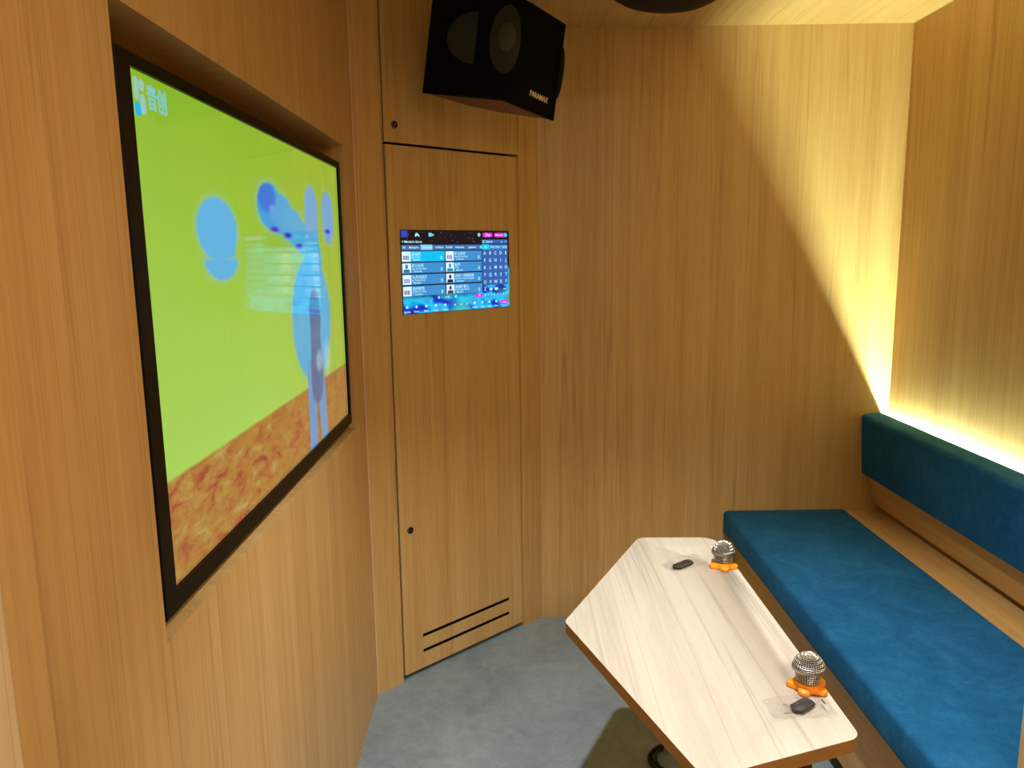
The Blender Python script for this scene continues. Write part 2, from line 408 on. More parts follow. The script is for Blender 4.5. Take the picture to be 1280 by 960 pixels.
for c, (u0, u1, uth) in enumerate(((.0, .372, .074), (.379, .722, .454))):
    for r, (v0, v1) in enumerate(vt):
        t = ui('song_tile', mtile1 if (c, r) == (0, 0) else mtile, lambda b: rect(b, u0, u1, v0, v1, Z1))
        ui('cover_picture', mthumb, lambda b: rect(b, u0 + .002, uth, v0 + .006, v1 - .002, Z2), t)
        ux = (u0 + uth) / 2; h_ = v1 - v0
        md_ = E_('cover_dark%d%d' % (c, r), [(70, 60, 110), (40, 120, 170), (40, 150, 190), (30, 30, 100)][(r + c) % 4])
        if (c == 0 and r != 1) or (c == 1 and r == 0):       # row of tiny figures
            for k in range(4): ui('cover_figure', [md_, mpink, md_, mtile][k], lambda b: rect(b, ux - .024 + k * .0125, ux - .0155 + k * .0125, v0 + h_ * .42, v0 + h_ * .82, Z3), t)
        else:                                                  # a portrait
            def por(b):
                x0, y0 = sp(ux - .03, v1 - .004); x1, _ = sp(ux + .03, 0); yt = sp(0, v0 + h_ * .62)[1]
                b.faces.new([b.verts.new(SM @ Vector((x, y, Z3))) for x, y in ((x0, y0), (x1, y0), (x1 - .004, yt), (x0 + .004, yt))])
            ui('cover_figure', md_, por, t); ui('cover_head', md_, lambda b: disc(b, ux, v0 + h_ * .36, .0055, Z3, 12, .0075), t)
        cap('song_title', titles[c][r], uth + .008, v0 + h_ * .3, .0125, Z2, par=t)
        cap('caption', subs[c][r], uth + .008, v0 + h_ * .58, .0082, Z2, par=t)
        cap('caption', 'Cantonese' if (c + r) % 2 else 'Mandarin', uth + .02, v0 + h_ * .83, .0082, Z2, par=t)
        cap('caption', '0', u1 - .03, v0 + h_ * .68, .017, Z2, 'CENTER', par=t)
cap('heading', '< Mandarin Songs', .004, .138, .0115, Z2)
for s_, u in (('Service', .03), ('Scene', .11), ('Mute', .195), ('Vocal', .28), ('Volume', .365), ('Sound', .645), ('Tone', .72), ('Again', .79), ('Next', .86)):
    k_ = ui('menu_icon', mtxt, lambda b: disc(b, u, .918, .0048, Z2, 14)); cap('caption', s_, u, .975, .0092, Z2, 'CENTER', par=k_)
for u, v, r in ((.455, .925, .003), (.515, .925, .003), (.57, .925, .003), (.31, .822, .0042), (.465, .82, .0045)): ui('menu_icon', mtxt, lambda b: disc(b, u, v, r, Z2, 12))
cap('page_number', '1/125', .385, .822, .0095, Z2, 'CENTER')
ui('header_icon', mtxt, lambda b: b.faces.new([b.verts.new(SM @ Vector(sp(u, v) + (Z2,))) for u, v in ((.116, .078), (.118, .05), (.13, .03), (.148, .05), (.158, .078), (.142, .07), (.134, .06), (.126, .075))]))

# ------------------------------------------------------------------ television in the recess
TX = -.488
ty0, ty1, tz0, tz1 = 1.018, 2.322, .997, 1.764
py0, py1, pz0, pz1 = 1.058, 2.298, 1.032, 1.744
tv = thing('television', 'large black-framed television playing a lime green picture in the wall recess', 'television', (TX - .05, (ty0 + ty1) / 2, RZ0))
b = nb(); box(b, TX - .06, TX - .004, ty0 + .004, ty1 - .004, tz0 + .004, tz1 - .004, bev=.004); obj('back_shell', b, M['black_plastic'], tv)
b = nb()
def frame_ring(bm, o_, i_, x0, x1):
    (a0, a1, c0, c1), (d0, d1, e0, e1) = o_, i_
    O = [(a0, c0), (a1, c0), (a1, c1), (a0, c1)]; I = [(d0, e0), (d1, e0), (d1, e1), (d0, e1)]
    vs = [[bm.verts.new((x, y, z)) for y, z in L] for L, x in ((O, x0), (O, x1 - .004), ([(y + (.004 if y < 1.6 else -.004), z + (.004 if z < 1.4 else -.004)) for y, z in O], x1), (I, x1), (I, x0))]
    for A, B in zip(vs, vs[1:]):
        for k in range(4): bm.faces.new((A[k], A[(k + 1) % 4], B[(k + 1) % 4], B[k]))
frame_ring(b, (ty0, ty1, tz0, tz1), (py0 - .0, py1 + .0, pz0 - .0, pz1 + .0), TX - .012, TX + .006)
obj('frame', b, M['tv_frame'], tv, False)
def m_tv():
    g = NG('tv_picture')
    tc = g.n.new('ShaderNodeUVMap'); sx = g.n.new('ShaderNodeSeparateXYZ'); g.link(tc.outputs[0], sx.inputs[0])
    Y, Z = sx.outputs[0], sx.outputs[1]           # metres on the picture
    vec = tc.outputs[0]
    def step(d, soft, off=0.):                     # 1 inside (d<0)
        return g.math('SUBTRACT', .5, g.math('DIVIDE', g.math('SUBTRACT', d, off), soft), clamp=True)
    def ell(cy, cz, ry, rz):
        a = g.math('DIVIDE', g.math('SUBTRACT', Y, cy), ry); c = g.math('DIVIDE', g.math('SUBTRACT', Z, cz), rz)
        q = g.math('SQRT', g.math('ADD', g.math('MULTIPLY', a, a), g.math('MULTIPLY', c, c)))
        return g.math('MULTIPLY', g.math('SUBTRACT', q, 1.), min(ry, rz))
    def cap(y0, z0, y1, z1, r0, r1=None, sy=1.):
        r1 = r0 if r1 is None else r1
        dy, dz = (y1 - y0) * sy, z1 - z0; L = dy * dy + dz * dz
        a = g.math('MULTIPLY', g.math('SUBTRACT', Y, y0), sy); c = g.math('SUBTRACT', Z, z0)
        t = g.math('MULTIPLY_ADD', a, dy / L, g.math('MULTIPLY', c, dz / L), clamp=True)
        p = g.math('SUBTRACT', a, g.math('MULTIPLY', t, dy)); q = g.math('SUBTRACT', c, g.math('MULTIPLY', t, dz))
        d = g.math('SQRT', g.math('ADD', g.math('MULTIPLY', p, p), g.math('MULTIPLY', q, q)))
        return g.math('SUBTRACT', d, g.math('MULTIPLY_ADD', t, r1 - r0, r0))
    mn = lambda *a: a[0] if len(a) == 1 else g.math('MINIMUM', a[0], mn(*a[1:]))
    # lime background: paler low down, yellower top right
    n1 = g.noise(vec, 3., 3)
    tz = g.math('MULTIPLY', g.math('SUBTRACT', 1.78, Z), 1.5, clamp=True)
    col = g.mix(tz, lin((146, 196, 38)), lin((184, 236, 108)))
    col = g.mix(g.math('MULTIPLY', g.math('SUBTRACT', Y, 1.55), .9, clamp=True), col, lin((168, 196, 60)))
    col = g.mix(g.math('MULTIPLY', ell(1.42, 1.50, .36, .16), -3.2, clamp=True), col, lin((160, 216, 30)))
    col = g.mix(g.math('MULTIPLY', n1, .2), col, lin((196, 232, 90)))
    # blotchy red and ochre ground
    mp = g.n.new('ShaderNodeMapping'); mp.inputs['Scale'].default_value = (1, 2.6, 1); g.link(vec, mp.inputs[0]); mp.inputs['Rotation'].default_value = (0, 0, -.12)
    gn = g.noise(mp.outputs[0], 15, 6, .66, .5); gn2 = g.noise(mp.outputs[0], 3.3, 3)
    gc = g.ramp(gn, [(.26, lin((128, 44, 62))), (.37, lin((176, 70, 60))), (.46, lin((188, 118, 62))), (.58, lin((190, 150, 74))), (.74, lin((222, 184, 126)))])
    gc = g.mix(g.math('MULTIPLY', g.math('SUBTRACT', gn2, .42), 4., clamp=True), gc, g.mix(.5, gc, lin((186, 150, 66))))
    gc = g.mix(g.math('MULTIPLY', g.math('SUBTRACT', Y, 1.5), 1.3, clamp=True), gc, g.mix(.55, gc, lin((176, 138, 78))))
    col = g.mix(step(g.math('SUBTRACT', Z, 1.185), .006), col, gc)
    sky = lin((92, 196, 250)); sky2 = lin((118, 186, 236))
    # floating pale blue oval with a second lobe
    ov = mn(ell(1.342, 1.545, .092, .053), cap(1.30, 1.528, 1.395, 1.523, .026))
    lb = g.math('MAXIMUM', ell(1.35, 1.497, .078, .036), g.math('SUBTRACT', Z, 1.4965))
    both = mn(ov, lb)
    col = g.mix(g.math('MULTIPLY', step(both, .022, .004), .5), col, lin((150, 214, 180)))
    col = g.mix(step(both, .006), col, sky)
    # horn shaped tube and pods
    hornA = ell(1.645, 1.601, .085, .047); horn = mn(hornA, ell(1.72, 1.588, .088, .042), ell(1.80, 1.567, .09, .037), ell(1.87, 1.548, .085, .034), cap(1.70, 1.59, 1.88, 1.54, .036))
    pod = cap(2.16, 1.615, 2.16, 1.583, .052, sy=.8)
    neck = cap(1.985, 1.612, 1.965, 1.44, .056, sy=.9)
    fig = mn(horn, pod, neck)
    col = g.mix(g.math('MULTIPLY', step(fig, .026, .004), .5), col, lin((120, 205, 190)))
    hc = g.mix(g.math('MULTIPLY', g.math('SUBTRACT', Y, 1.62), 6., clamp=True), lin((30, 176, 244)), lin((84, 190, 240)))
    hn = g.noise(vec, 40, 3)
    hc = g.mix(g.math('MULTIPLY', step(ell(1.625, 1.618, .06, .03), .012), .9), hc, lin((10, 120, 240)))
    hc = g.mix(step(ell(1.665, 1.592, .028, .012), .01), hc, g.mix(hn, lin((30, 150, 240)), lin((150, 200, 250))))
    col = g.mix(step(fig, .006), col, g.mix(step(mn(pod, neck), .005), hc, sky2))
    for (y_, z_) in ((1.667, 1.555), (1.765, 1.545), (1.855, 1.521), (2.15, 1.563)): col = g.mix(step(ell(y_, z_, .03, .006), .006), col, lin((70, 40, 220)))
    # standing figure: pale blue coat around a dark torso, legs
    coat = mn(ell(1.945, 1.345, .185, .15), cap(1.98, 1.47, 1.96, 1.36, .085, .12))
    legs = mn(cap(1.905, 1.21, 1.885, 1.0, .042, .034), cap(1.99, 1.20, 2.01, 1.0, .04, .032))
    col = g.mix(g.math('MULTIPLY', step(coat, .03, .004), .5), col, lin((110, 200, 190)))
    fc = g.mix(g.math('MULTIPLY', g.noise(vec, 14, 4), .8), lin((60, 184, 236)), lin((120, 205, 244)))
    col = g.mix(step(coat, .006), col, fc)
    col = g.mix(step(legs, .006), col, lin((112, 170, 224)))
    dk = mn(ell(1.965, 1.35, .055, .07), cap(1.96, 1.33, 1.955, 1.19, .045, .06))
    col = g.mix(g.math('MULTIPLY', step(dk, .012), .85), col, g.mix(g.noise(vec, 25, 3), lin((64, 92, 140)), lin((96, 130, 180))))
    col = g.mix(g.math('MULTIPLY', step(ell(1.985, 1.235, .03, .025), .02), .6), col, lin((180, 225, 240)))
    col = g.mix(g.math('MULTIPLY', step(ell(2.07, 1.235, .035, .04), .03), .5), col, lin((190, 235, 245)))
    g.P(Base_Color=(.003, .003, .003, 1), Roughness=.07, IOR=1.5, Emission_Color=col, Emission_Strength=.82)
    g.bsdf.inputs['Coat Weight'].default_value = .35; g.bsdf.inputs['Coat Roughness'].default_value = .04
    return g.m
b = nb(); uvl = b.loops.layers.uv.new('UVMap')
f = quad(b, ((TX, py0, pz0), (TX, py1, pz0), (TX, py1, pz1), (TX, py0, pz1)))
for lp, q in zip(f.loops, ((py0, pz0), (py1, pz0), (py1, pz1), (py0, pz1))): lp[uvl].uv = q
scr = obj('screen', b, m_tv(), tv, False, False)
# station logo on the picture
LM = Matrix(((0, 0, 1, TX + .0006), (1, 0, 0, 0), (0, 1, 0, 0), (0, 0, 0, 1)))
b = nb(); text_bm(b, '音创', .036, LM @ Matrix.Translation((1.112, 1.714, 0)), 'LEFT', 0, .9); 
obj('channel_logo_text', b, emit('tv_logo_text', (132, 212, 226), .85), scr, False, False)
b = nb()
def lp_(pts): b.faces.new([b.verts.new(LM @ Vector((y * .9 + .116, z, 0))) for y, z in pts])
lp_(rounded([(1.066, 1.706), (1.080, 1.706), (1.080, 1.736), (1.066, 1.736)], [.006] * 4, 4)); lp_(rounded([(1.084, 1.690), (1.101, 1.690), (1.101, 1.716), (1.084, 1.716)], [.006] * 4, 4))
lp_(rounded([(1.084, 1.720), (1.100, 1.720), (1.100, 1.735), (1.084, 1.735)], [.006] * 4, 4))
obj('channel_logo_mark', b, emit('tv_logo_mark', (160, 210, 205), .85), scr, False, False)
b = nb(); b.faces.new([b.verts.new(LM @ Vector((y + .010, z, 0))) for y, z in rounded([(1.064, 1.686), (1.081, 1.686), (1.081, 1.703), (1.064, 1.703)], [.004] * 4, 4)])
obj('channel_logo_block', b, emit('tv_logo_block', (0, 190, 250), .9), scr, False, False)

# ------------------------------------------------------------------ bench along the right wall
BY0, BY1 = YE + .002, YB - .002
bench = thing('wall_bench', 'long built-in oak-coloured bench along the right wall holding blue cushions', 'bench', (1.18, (BY0 + BY1) / 2, 0))
b = nb(); box(b, .912, .932, BY0, BY1, .07, .358, bev=.001); obj('front_panel', b, M['wood_bench'], bench, False)
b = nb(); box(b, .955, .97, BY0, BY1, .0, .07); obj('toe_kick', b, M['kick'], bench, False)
b = nb(); box(b, .932, 1.352, BY0, BY1, .335, .358); obj('seat_board', b, M['wood_bench'], bench, False)
b = nb(); box(b, 1.353, XR - .001, BY0, BY1, .335, .446, bev=.001); obj('rear_shelf', b, M['wood_bench'], bench, False)
b = nb(); prism(b, [(1.474, .472), (1.433, .606), (1.433, .80), (1.484, .80), (1.484, .472)], BY0, BY1, Matrix(((1, 0, 0, 0), (0, 0, 1, 0), (0, 1, 0, 0), (0, 0, 0, 1))))
obj('back_panel', b, M['wood_bench'], bench, False)
b = nb(); box(b, 1.4845, XR - .001, BY0, BY1, .775, .796); obj('light_ledge', b, M['wood_bench'], bench, False)

def cushion(bm, x0, x1, y0, y1, z0, z1, r, puff):
    box(bm, x0, x1, y0, y1, z0, z1, bev=r, seg=4)
b = nb(); cushion(b, .857, 1.351, YE + .006, YB - .004, .359, .456, .016, 0); sc = obj('seat_cushion', b, M['velvet'])
tag(sc, 'long flat teal blue suede seat cushion lying on the bench', 'cushion')
b = nb()
prof = rounded([(1.414, .603), (1.4325, .603), (1.482, .70), (1.482, .851), (1.401, .845)], [.010, .004, .01, .008, .018], 5)
prof = rounded([(1.414, .603), (1.430, .603), (1.4825, .805), (1.481, .852), (1.401, .845)], [.012, .003, .01, .010, .02], 5)
prof = rounded([(1.414, .601), (1.431, .601), (1.431, .803), (1.482, .803), (1.482, .852), (1.400, .846)], [.007, .004, .001, .001, .010, .018], 5)
prism(b, prof, YE + .006, YB - .003, Matrix(((1, 0, 0, 0), (0, 0, 1, 0), (0, 1, 0, 0), (0, 0, 0, 1))))
bc = obj('back_cushion', b, M['velvet']); tag(bc, 'narrow dark teal back cushion on the wall under the glowing light strip', 'cushion')
b = nb(); box(b, 1.4975, 1.5055, BY0 + .005, BY1 - .003, .7965, .8005)
g = NG('led_strip_glow'); g.P(Base_Color=(.8, .8, .8, 1), Emission_Color=(.80, 1, .74, 1), Emission_Strength=1180.)
ls = obj('led_strip', b, g.m, None, False); tag(ls, 'warm white light strip glowing in the gap behind the back cushion', 'light strip')

# ------------------------------------------------------------------ table
TZ, TT = .72, .024
poly = [(.558, 1.150), (.556, 2.052), (.346, 2.058), (.108, 1.568), (.282, 1.055)]
rad = [.028, .045, .03, .03, .03]
mics = [(.527, 1.297), (.523, 1.848)]
table = thing('table', 'five-sided pale wood table with brown edge on black legs', 'table', (.37, 1.6, 0))
pts = rounded(poly, rad, 8)
b = nb(); _, top, sides = prism(b, pts, TZ - TT, TZ)
bmesh.ops.bevel(b, geom=[e for e in top.edges], offset=.0012, segments=1, affect='EDGES')
b.normal_update()
for f in b.faces: f.material_index = 0 if f.normal.z > .3 or f.normal.z < -.9 else 1
tmp = obj('tabletop', b, [M['wood_table'], M['wood_edge']], table)
# two microphone holes cut through the board
cut = nb()
for x, y in mics: lathe(cut, [(.0215, TZ - TT - .02), (.0215, TZ + .02)], 28, Matrix.Translation((x, y, 0)))
co = obj('cutter', cut, M['wood_edge'], table)
md = tmp.modifiers.new('holes', 'BOOLEAN'); md.object = co; md.operation = 'DIFFERENCE'; md.solver = 'EXACT'
bpy.context.view_layer.update()
me = bpy.data.meshes.new_from_object(tmp.evaluated_get(bpy.context.evaluated_depsgraph_get()))
tmp.modifiers.clear(); tmp.data = me; bpy.data.objects.remove(co)
for (tx_, ty_, fx, fy) in ((.495, 1.235, .515, 1.205), (.50, 1.955, .525, 1.99), (.475, 1.90, .49, 1.94), (.385, 1.30, .365, 1.27)):
    b = nb(); tube(b, [(tx_, ty_, TZ - TT - .006), (tx_, ty_, TZ - TT - .03), (fx, fy, .006)], [.0095, .0095, .006], 16)
    lg = obj('leg', b, M['black_metal'], table)
    b = nb(); lathe(b, [(.03, TZ - TT - .0065), (.03, TZ - TT - .0005)], 20, Matrix.Translation((tx_, ty_, 0))); obj('mounting_plate', b, M['black_metal'], lg)
    b = nb(); lathe(b, [(.009, 0), (.010, .003), (.008, .007)], 16, Matrix.Translation((fx, fy, 0))); obj('foot', b, M['black_plastic'], lg)

# coiled cable on the floor in the shadow of the table
b = nb(); cp = []
for k in range(150):
    a = k / 150 * 2 * PI * 3.6; q = k / 150
    r = .085 + .012 * math.sin(a * 1.3) + .012 * q
    cp.append((.495 + r * math.cos(a + 2.2), 2.10 + r * .8 * math.sin(a + 2.2), .007 + .014 * q + .003 * math.sin(a * 2.1)))
cp += [(.42, 2.02, .012), (.40, 1.96, .007), (.43, 1.88, .006), (.47, 1.84, .006)]
tube(b, cp, .0045, 8); cb = obj('cable_coil', b, M['cable']); tag(cb, 'black cable coiled on the floor in the shadow under the table', 'cable')

# ------------------------------------------------------------------ microphones
def make_mic(loc, label):
    t = thing('microphone', label, 'microphone', loc, 'microphones standing in the tabletop')
    T = Matrix.Translation(loc)
    # grille: pitched lattice of fine wires over a dark foam core
    prof = [(.0195, .014), (.0215, .022), (.0240, .030), (.0258, .0365)]
    top = [(.0272 * math.cos(a), .0405 + .0272 * math.sin(a) * .98) for a in [i * PI / 2 / 11 for i in range(12)]]
    prof2 = [(.0195 + (.0258 - .0195) * i / 5, .014 + (.0365 - .014) * i / 5) for i in range(6)]
    top2 = [(.0272 * math.cos(a), .0405 + .0272 * math.sin(a) * .98) for a in [i * PI / 2 / 12 for i in range(13)]]
    def lat(pf, seg):
        bm = nb(); rings = []
        for i, (r, z) in enumerate(pf):
            sh = .5 * (i % 2)
            rings.append([bm.verts.new(T @ Vector((max(r, .0012) * math.cos(2 * PI * (k + sh) / seg), max(r, .0012) * math.sin(2 * PI * (k + sh) / seg), z))) for k in range(seg)])
        for A, B in zip(rings, rings[1:]):
            for k in range(seg): bm.faces.new((A[k], A[(k + 1) % seg], B[(k + 1) % seg], B[k]))
        return bm
    bm = lat(prof2 + top2[1:], 34)
    bmesh.ops.recalc_face_normals(bm, faces=bm.faces[:])
    bmesh.ops.wireframe(bm, faces=bm.faces[:], thickness=.00095, offset=0., use_replace=True, use_boundary=True, use_even_offset=True)
    gr = obj('grille', bm, M['mesh'], t)
    b = nb(); lathe(b, [(r * .955, z) for r, z in prof + top], 30, T); obj('foam_liner', b, M['foam_in'], gr)
    b = nb(); lathe(b, [(.0262, .0362), (.0288, .0368), (.0294, .0395), (.0288, .0422), (.0266, .0428)], 36, T, cap=False); obj('grille_band', b, M['steel'], gr)
    b = nb(); lathe(b, [(.0185, .0105), (.0208, .0115), (.0208, .0150), (.0196, .0158)], 32, T); obj('collar', b, M['steel'], t)
    # body hanging through the hole in the board
    b = nb(); lathe(b, [(.0, -.175), (.0135, -.175), (.0145, -.168), (.0165, -.05), (.0185, 0.), (.019, .0105)], 28, T); hd = obj('handle', b, M['black_plastic'], t)
    b = nb(); box(b, .0148, .0176, -.005, .005, -.075, -.048, T, bev=.0012); obj('switch', b, M['steel'], hd)
    # star-shaped anti-roll ring
    b = nb(); pr = []
    n = 60
    for k in range(n):
        a = 2 * PI * k / n; c = math.cos(5 * (a - .35))
        pr.append(.0305 + .0062 * (c if c < 0 else c ** .7))
    def ring_at(s, z): return [b.verts.new(T @ Vector((pr[k] * s * math.cos(2 * PI * k / n), pr[k] * s * math.sin(2 * PI * k / n), z))) for k in range(n)]
    def circ(r, z): return [b.verts.new(T @ Vector((r * math.cos(2 * PI * k / n), r * math.sin(2 * PI * k / n), z))) for k in range(n)]
    L = [circ(.0205, .0005), ring_at(.93, .0002), ring_at(1., .002), ring_at(1., .0075), ring_at(.93, .0098), circ(.0245, .0118), circ(.0232, .0150), circ(.0205, .0150), circ(.0198, .012)]
    for A, B in zip(L, L[1:]):
        for k in range(n): b.faces.new((A[k], A[(k + 1) % n], B[(k + 1) % n], B[k]))
    obj('anti_roll_ring', b, M['orange'], t)
    return t
def copy_tree(o, parent=None):
    c = o.copy(); COL.objects.link(c)
    if parent: c.parent = parent
    for ch in list(o.children): copy_tree(ch, c)
    return c
m1 = make_mic((mics[0][0], mics[0][1], TZ), 'silver microphone head in orange ring at the near end of the table')
m2 = copy_tree(m1); m2.location = (mics[1][0], mics[1][1], TZ); m2.rotation_euler = (0, 0, .5)
m2['label'] = 'silver microphone head in orange ring at the far end beside the seat cushion'

# ------------------------------------------------------------------ clear sachets with microphone covers
def sachet(cx, cy, ang, L, W, flen, frad, fang, foff, label, seed):
    rs = random.Random(seed)
    t = thing('plastic_sachet', label, 'packet', (cx, cy, TZ), 'sachets with microphone covers on the table', ang)
    T = Matrix.Translation((cx, cy, TZ)) @ Matrix.Rotation(ang, 4, 'Z')
    b = nb(); nx, ny = 26, 14
    for side in (1, -1):
        g_ = []
        for i in range(nx + 1):
            row = []
            for j in range(ny + 1):
                u, v = i / nx * 2 - 1, j / ny * 2 - 1
                h = max(0., (1 - abs(u) ** 3) * (1 - abs(v) ** 2.2))
                x = u * L / 2; y = v * W / 2 * (1 - .06 * (1 - abs(u)) ) + .002 * math.sin(u * 5 + seed)
                z = (.0042) + (.0175 * h * (.75 + .25 * math.sin(u * 7 + v * 5 + seed)) + rs.uniform(0, .0016) if side > 0 else -.0038 * min(1, h * 3))
                if abs(u) == 1 or abs(v) == 1: z = .0035 + .0028 * math.sin(u * 3.1 + v * 4 + seed)
                row.append(b.verts.new(T @ Vector((x, y, z))))
            g_.append(row)
        for i in range(nx):
            for j in range(ny): b.faces.new((g_[i][j], g_[i + 1][j], g_[i + 1][j + 1], g_[i][j + 1]))
    bmesh.ops.remove_doubles(b, verts=b.verts[:], dist=.00002)
    obj('film', b, M['film'], t)
    # ribbed cover, folded flat
    F = T @ Matrix.Translation((foff[0], foff[1], .0058)) @ Matrix.Rotation(fang, 4, 'Z') @ Matrix.Rotation(PI / 2, 4, 'Y')
    pf = [(0., -flen / 2)]
    n = 44
    for k in range(n + 1):
        q = k / n; r = frad * (min(1., math.sin(min(q, 1 - q) * PI * 2.6 + .25)) if min(q, 1 - q) < .17 else 1.) * (1 + .07 * math.sin(q * 44))
        pf.append((r, -flen / 2 + q * flen))
    pf.append((0., flen / 2))
    b = nb(); lathe(b, pf, 20, F @ Matrix.Diagonal((.38, 1., 1., 1.)), cap=False); obj('foam_cover', b, M['foam'], t)
    # bright crumpled knot of film at one end and a dark seal mark
    b = nb()
    for k in range(5):
        a = rs.uniform(0, 6); c = Vector((foff[0] - flen * .62 + rs.uniform(-.006, .006), foff[1] - .010 + rs.uniform(-.006, .006), .006 + rs.uniform(.002, .008)))
        p = [c + Vector((rs.uniform(-.006, .006), rs.uniform(-.006, .006), rs.uniform(-.003, .004))) for _ in range(3)]
        b.faces.new([b.verts.new(T @ q) for q in p])
    bmesh.ops.solidify(b, geom=b.faces[:], thickness=.0004); obj('crumpled_foil', b, M['steel'], t, False)
    return t
s1_ = sachet(.488, 1.232, .06, .112, .060, .050, .0125, .55, (.006, .001), 'clear plastic sachet with a black foam cover near the front corner of the table', 3)
b = nb(); T_ = Matrix.Translation((.488, 1.232, TZ)) @ Matrix.Rotation(.06, 4, 'Z'); box(b, .041, .0435, -.006, .008, .0105, .0112, T_); obj('seal_mark', b, M['black_plastic'], s1_, False)
sachet(.432, 1.866, .55, .118, .058, .066, .0125, .12, (-.012, -.006), 'clear plastic sachet with a black foam cover beside the far microphone', 8)

# ------------------------------------------------------------------ speaker hung over the cabinet
sk = .93
ps, ph, pz, pW, pV, pH, pa, pt, pWb, pD, pr_ = .421, .233, 1.985, .465 * sk, .135 * sk, .314 * sk, .411, .006, .10, .202 * sk, .145
A2 = Vector((-.473, 2.493, 0)); t2 = Vector((.725, .689, 0)); n2_ = Vector((.689, -.725, 0)); Zv = Vector((0, 0, 1))
tt = math.cos(pa) * t2 + math.sin(pa) * n2_; nn = -math.sin(pa) * t2 + math.cos(pa) * n2_
up = math.cos(pt) * Zv + math.sin(pt) * nn; out = math.cos(pt) * nn - math.sin(pt) * Zv
tt, up = math.cos(pr_) * tt - math.sin(pr_) * up, math.cos(pr_) * up + math.sin(pr_) * tt
O_ = A2 + t2 * ps + n2_ * ph + Zv * pz; O_ = Vector((O_.x * sk, O_.y * sk, 1.5 + (O_.z - 1.5) * sk))
tt.normalize(); out.normalize(); up.normalize()
KM = Matrix(((tt.x, out.x, up.x, O_.x), (tt.y, out.y, up.y, O_.y), (tt.z, out.z, up.z, O_.z), (0, 0, 0, 1)))   # x across, y out to the room, z up; origin bottom of the front ridge
sp_ = thing('wall_speaker', 'black wedge-fronted loudspeaker with reddish-brown underside above the cabinet hatch', 'loudspeaker', O_)
hw = pW / 2
body = [(-hw + .004, -pV - .014), (-pWb / 2, -pD), (pWb / 2, -pD), (hw - .004, -pV - .014), (hw - .004, -pV - .001), (.03, -.022), (-.03, -.022), (-hw + .004, -pV - .001)]
b = nb(); prism(b, body, .001, pH - .001, KM); obj('body', b, M['cherry'], sp_, False)
# grille: rounded wedge with soft centre ridge
front = [(-hw, -pV)] + [(x, -pV * (math.sqrt((x / hw) ** 2 + .012) - math.sqrt(.012)) / (math.sqrt(1.012) - math.sqrt(.012))) for x in [hw * (i / 14 - 1) for i in range(1, 28)]] + [(hw, -pV)]
def fy(x): 
    q = x / hw; return -pV * (math.sqrt(q * q + .012) - math.sqrt(.012)) / (math.sqrt(1.012) - math.sqrt(.012))
back = [(hw, -pV - .013), (.0, -.020), (-hw, -pV - .013)]
b = nb(); prism(b, [(x, y - .001) for x, y in front] + back, -.002, pH + .002, KM); 
bmesh.ops.recalc_face_normals(b, faces=b.faces[:])
obj('grille_cloth', b, M['cloth'], sp_)
def patch(name, mat, xc, zc, rx, rz, lift, x_min=-9, x_max=9, dome=0.):
    """shallow raised oval that follows the grille"""
    b = nb(); N, Rn = 36, 7; rows = []
    for i in range(Rn + 1):
        q = i / Rn; row = []
        for k in range(N):
            a = 2 * PI * k / N
            x = min(max(xc + rx * q * math.cos(a), x_min), x_max); z = zc + rz * q * math.sin(a)
            row.append(b.verts.new(KM @ Vector((x, fy(x) - .001 + lift * (1 - q ** 4) + dome * (1 - q * q) + .0002, z))))
        rows.append(row)
    for A, B in zip(rows, rows[1:]):
        for k in range(N): b.faces.new((A[k], A[(k + 1) % N], B[(k + 1) % N], B[k]))
    bmesh.ops.remove_doubles(b, verts=b.verts[:], dist=.00005)
    return obj(name, b, mat, sp_)
patch('woofer_cone', M['cone'], -.013, .168, .046, .098, .0022)
patch('dust_cap', M['cone_cap'], -.013, .175, .027, .046, .004, dome=.006)
patch('tweeter_cone', M['cone'], -.094, .165, .076, .075, .0018, x_max=-.094)
# oval horn on the right cheek and the left cheek
for sgn in (1,):
    b = nb(); T = KM @ Matrix.Translation((sgn * (hw - .006), -pV - .004, .145)) @ Matrix.Rotation(sgn * PI / 2, 4, 'Y') @ Matrix.Diagonal((1., .26, .24, 1.))
    lathe(b, [(.085, -.02), (.085, .01), (.078, .04), (.06, .06), (.04, .07), (.0, .075)], 32, T); obj('side_horn', b, M['black_matt'], sp_)
# maker's name: raised pale letters on the right half near the bottom
def on_front(x, z, lift):
    e = .002; d = Vector((2 * e, fy(x + e) - fy(x - e), 0)).normalized(); nrm = Vector((-d.y, d.x, 0))
    return KM @ Matrix(((d.x, 0, nrm.x, x), (d.y, 0, nrm.y, fy(x) - .001), (0, 1, 0, z), (0, 0, 0, 1))) @ Matrix.Translation((0, 0, lift))
b = nb(); text_bm(b, 'PARAMAX', .023, on_front(.135, .045, .0012), 'CENTER', .0006, .92); obj('name_lettering', b, M['logo'], sp_, False)
# bracket back to the wall
b = nb()
pA = KM @ Vector((0, -pD + .004, pH * .62)); pB = pA - DN * ((pA - DA).dot(DN) + .0005); 
tube(b, [pA, pA.lerp(pB, .5), pB], .012, 12)
lathe(b, [(.04, 0), (.04, .006), (.03, .008)], 24, Matrix(((DT.x, 0, DN.x, pB.x), (DT.y, 0, DN.y, pB.y), (0, 1, 0, pB.z), (0, 0, 0, 1))))
obj('wall_bracket', b, M['black_metal'], sp_)

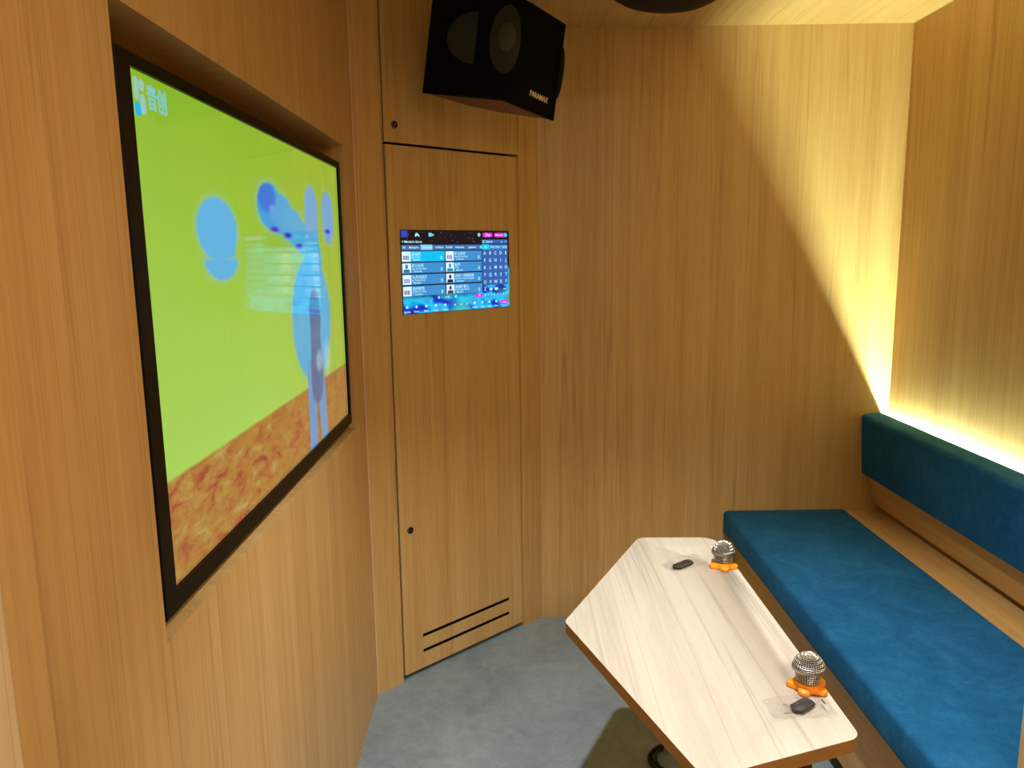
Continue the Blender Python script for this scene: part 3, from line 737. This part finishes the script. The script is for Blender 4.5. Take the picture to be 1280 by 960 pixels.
# ------------------------------------------------------------------ black round fitting under the ceiling
cf = thing('ceiling_fixture', 'black round fixture hanging below the ceiling at the top of the picture', 'ceiling fixture', (.405, 2.13, ZC))
T = Matrix.Translation((.405, 2.13, 2.135)) @ Matrix.Rotation(math.radians(4.5), 4, 'Y') @ Matrix.Rotation(math.radians(-2), 4, 'X')
b = nb(); lathe(b, [(.0, .0), (.09, .0), (.125, .004), (.142, .014), (.146, .03), (.142, .06), (.12, .085), (.06, .10), (.0, .103)], 48, T); obj('housing', b, M['black_matt'], cf)
b = nb(); lathe(b, [(.028, .22), (.028, .168)], 20, Matrix.Translation((.405, 2.13, 2.0945)) ); lathe(b, [(.05, .2195), (.05, .214), (.03, .21)], 24, Matrix.Translation((.405, 2.13, 2.0945))); lathe(b, [(.02, .1), (.02, .21)], 20, Matrix.Translation((.405, 2.13, 2.0945))); obj('stem', b, M['black_metal'], cf)
b = nb(); lathe(b, [(.0, -.004), (.018, -.003), (.024, .001), (.022, .003)], 24, T @ Matrix.Translation((-.02, -.055, 0))); obj('lens', b, plain('grey_highlight', (120, 116, 104), .15), cf)  # small grey disc stands in for a highlight on the black housing

# ------------------------------------------------------------------ lights
def spot(name, loc, tgt, w, size, blend, rad_, c):
    L = bpy.data.lights.new(name, 'SPOT'); L.energy = w; L.spot_size = math.radians(size); L.spot_blend = blend; L.shadow_soft_size = rad_; L.color = c
    o = bpy.data.objects.new(name, L); COL.objects.link(o); o.location = loc
    o.rotation_euler = (Vector(tgt) - Vector(loc)).to_track_quat('-Z', 'Y').to_euler()
def area(name, loc, tgt, w, sx, sy, c):
    L = bpy.data.lights.new(name, 'AREA'); L.shape = 'RECTANGLE'; L.size = sx; L.size_y = sy; L.energy = w; L.color = c
    o = bpy.data.objects.new(name, L); COL.objects.link(o); o.location = loc
    o.rotation_euler = (Vector(tgt) - Vector(loc)).to_track_quat('-Z', 'Y').to_euler()
spot('ceiling_downlight', (.368, 1.336, 2.27), (.40, 1.62, 0), 134., 88, .78, .02, (.95, .98, 1))
area('added_fill_light', (.70, -.50, ZC - .01), (.70, -.50, 0), 37., .5, .6, (1, .86, .66))  # fill light added behind the viewer, out of view, to brighten the walls

W = bpy.data.worlds.new('room_world'); S.world = W; W.use_nodes = True
W.node_tree.nodes['Background'].inputs[0].default_value = (.9, .8, .65, 1); W.node_tree.nodes['Background'].inputs[1].default_value = .0

# ------------------------------------------------------------------ camera
cam = bpy.data.cameras.new('camera'); cam.sensor_width = 36; cam.lens = 978. / 1280 * 36; cam.clip_start = .02
co = bpy.data.objects.new('camera', cam); COL.objects.link(co)
d = Vector((82, 5830, 978)).normalized(); F = Vector((-4, -164, 978)); F = (F - d * F.dot(d)).normalized(); Xv = d.cross(F)
if Xv.x < 0: Xv = -Xv
rows = (Xv, F, -d)      # world x, y, z expressed in camera pixels axes (right, down, forward)
right = Vector([r.x for r in rows]); down = Vector([r.y for r in rows]); fwd = Vector([r.z for r in rows])
co.matrix_world = Matrix(((right.x, -down.x, -fwd.x, 0), (right.y, -down.y, -fwd.y, 0), (right.z, -down.z, -fwd.z, 1.5), (0, 0, 0, 1)))
S.camera = co
S.view_settings.view_transform = 'Standard'; S.view_settings.look = 'None'; S.view_settings.gamma = 1.; S.view_settings.use_curve_mapping = False
S.view_settings.exposure = 0.
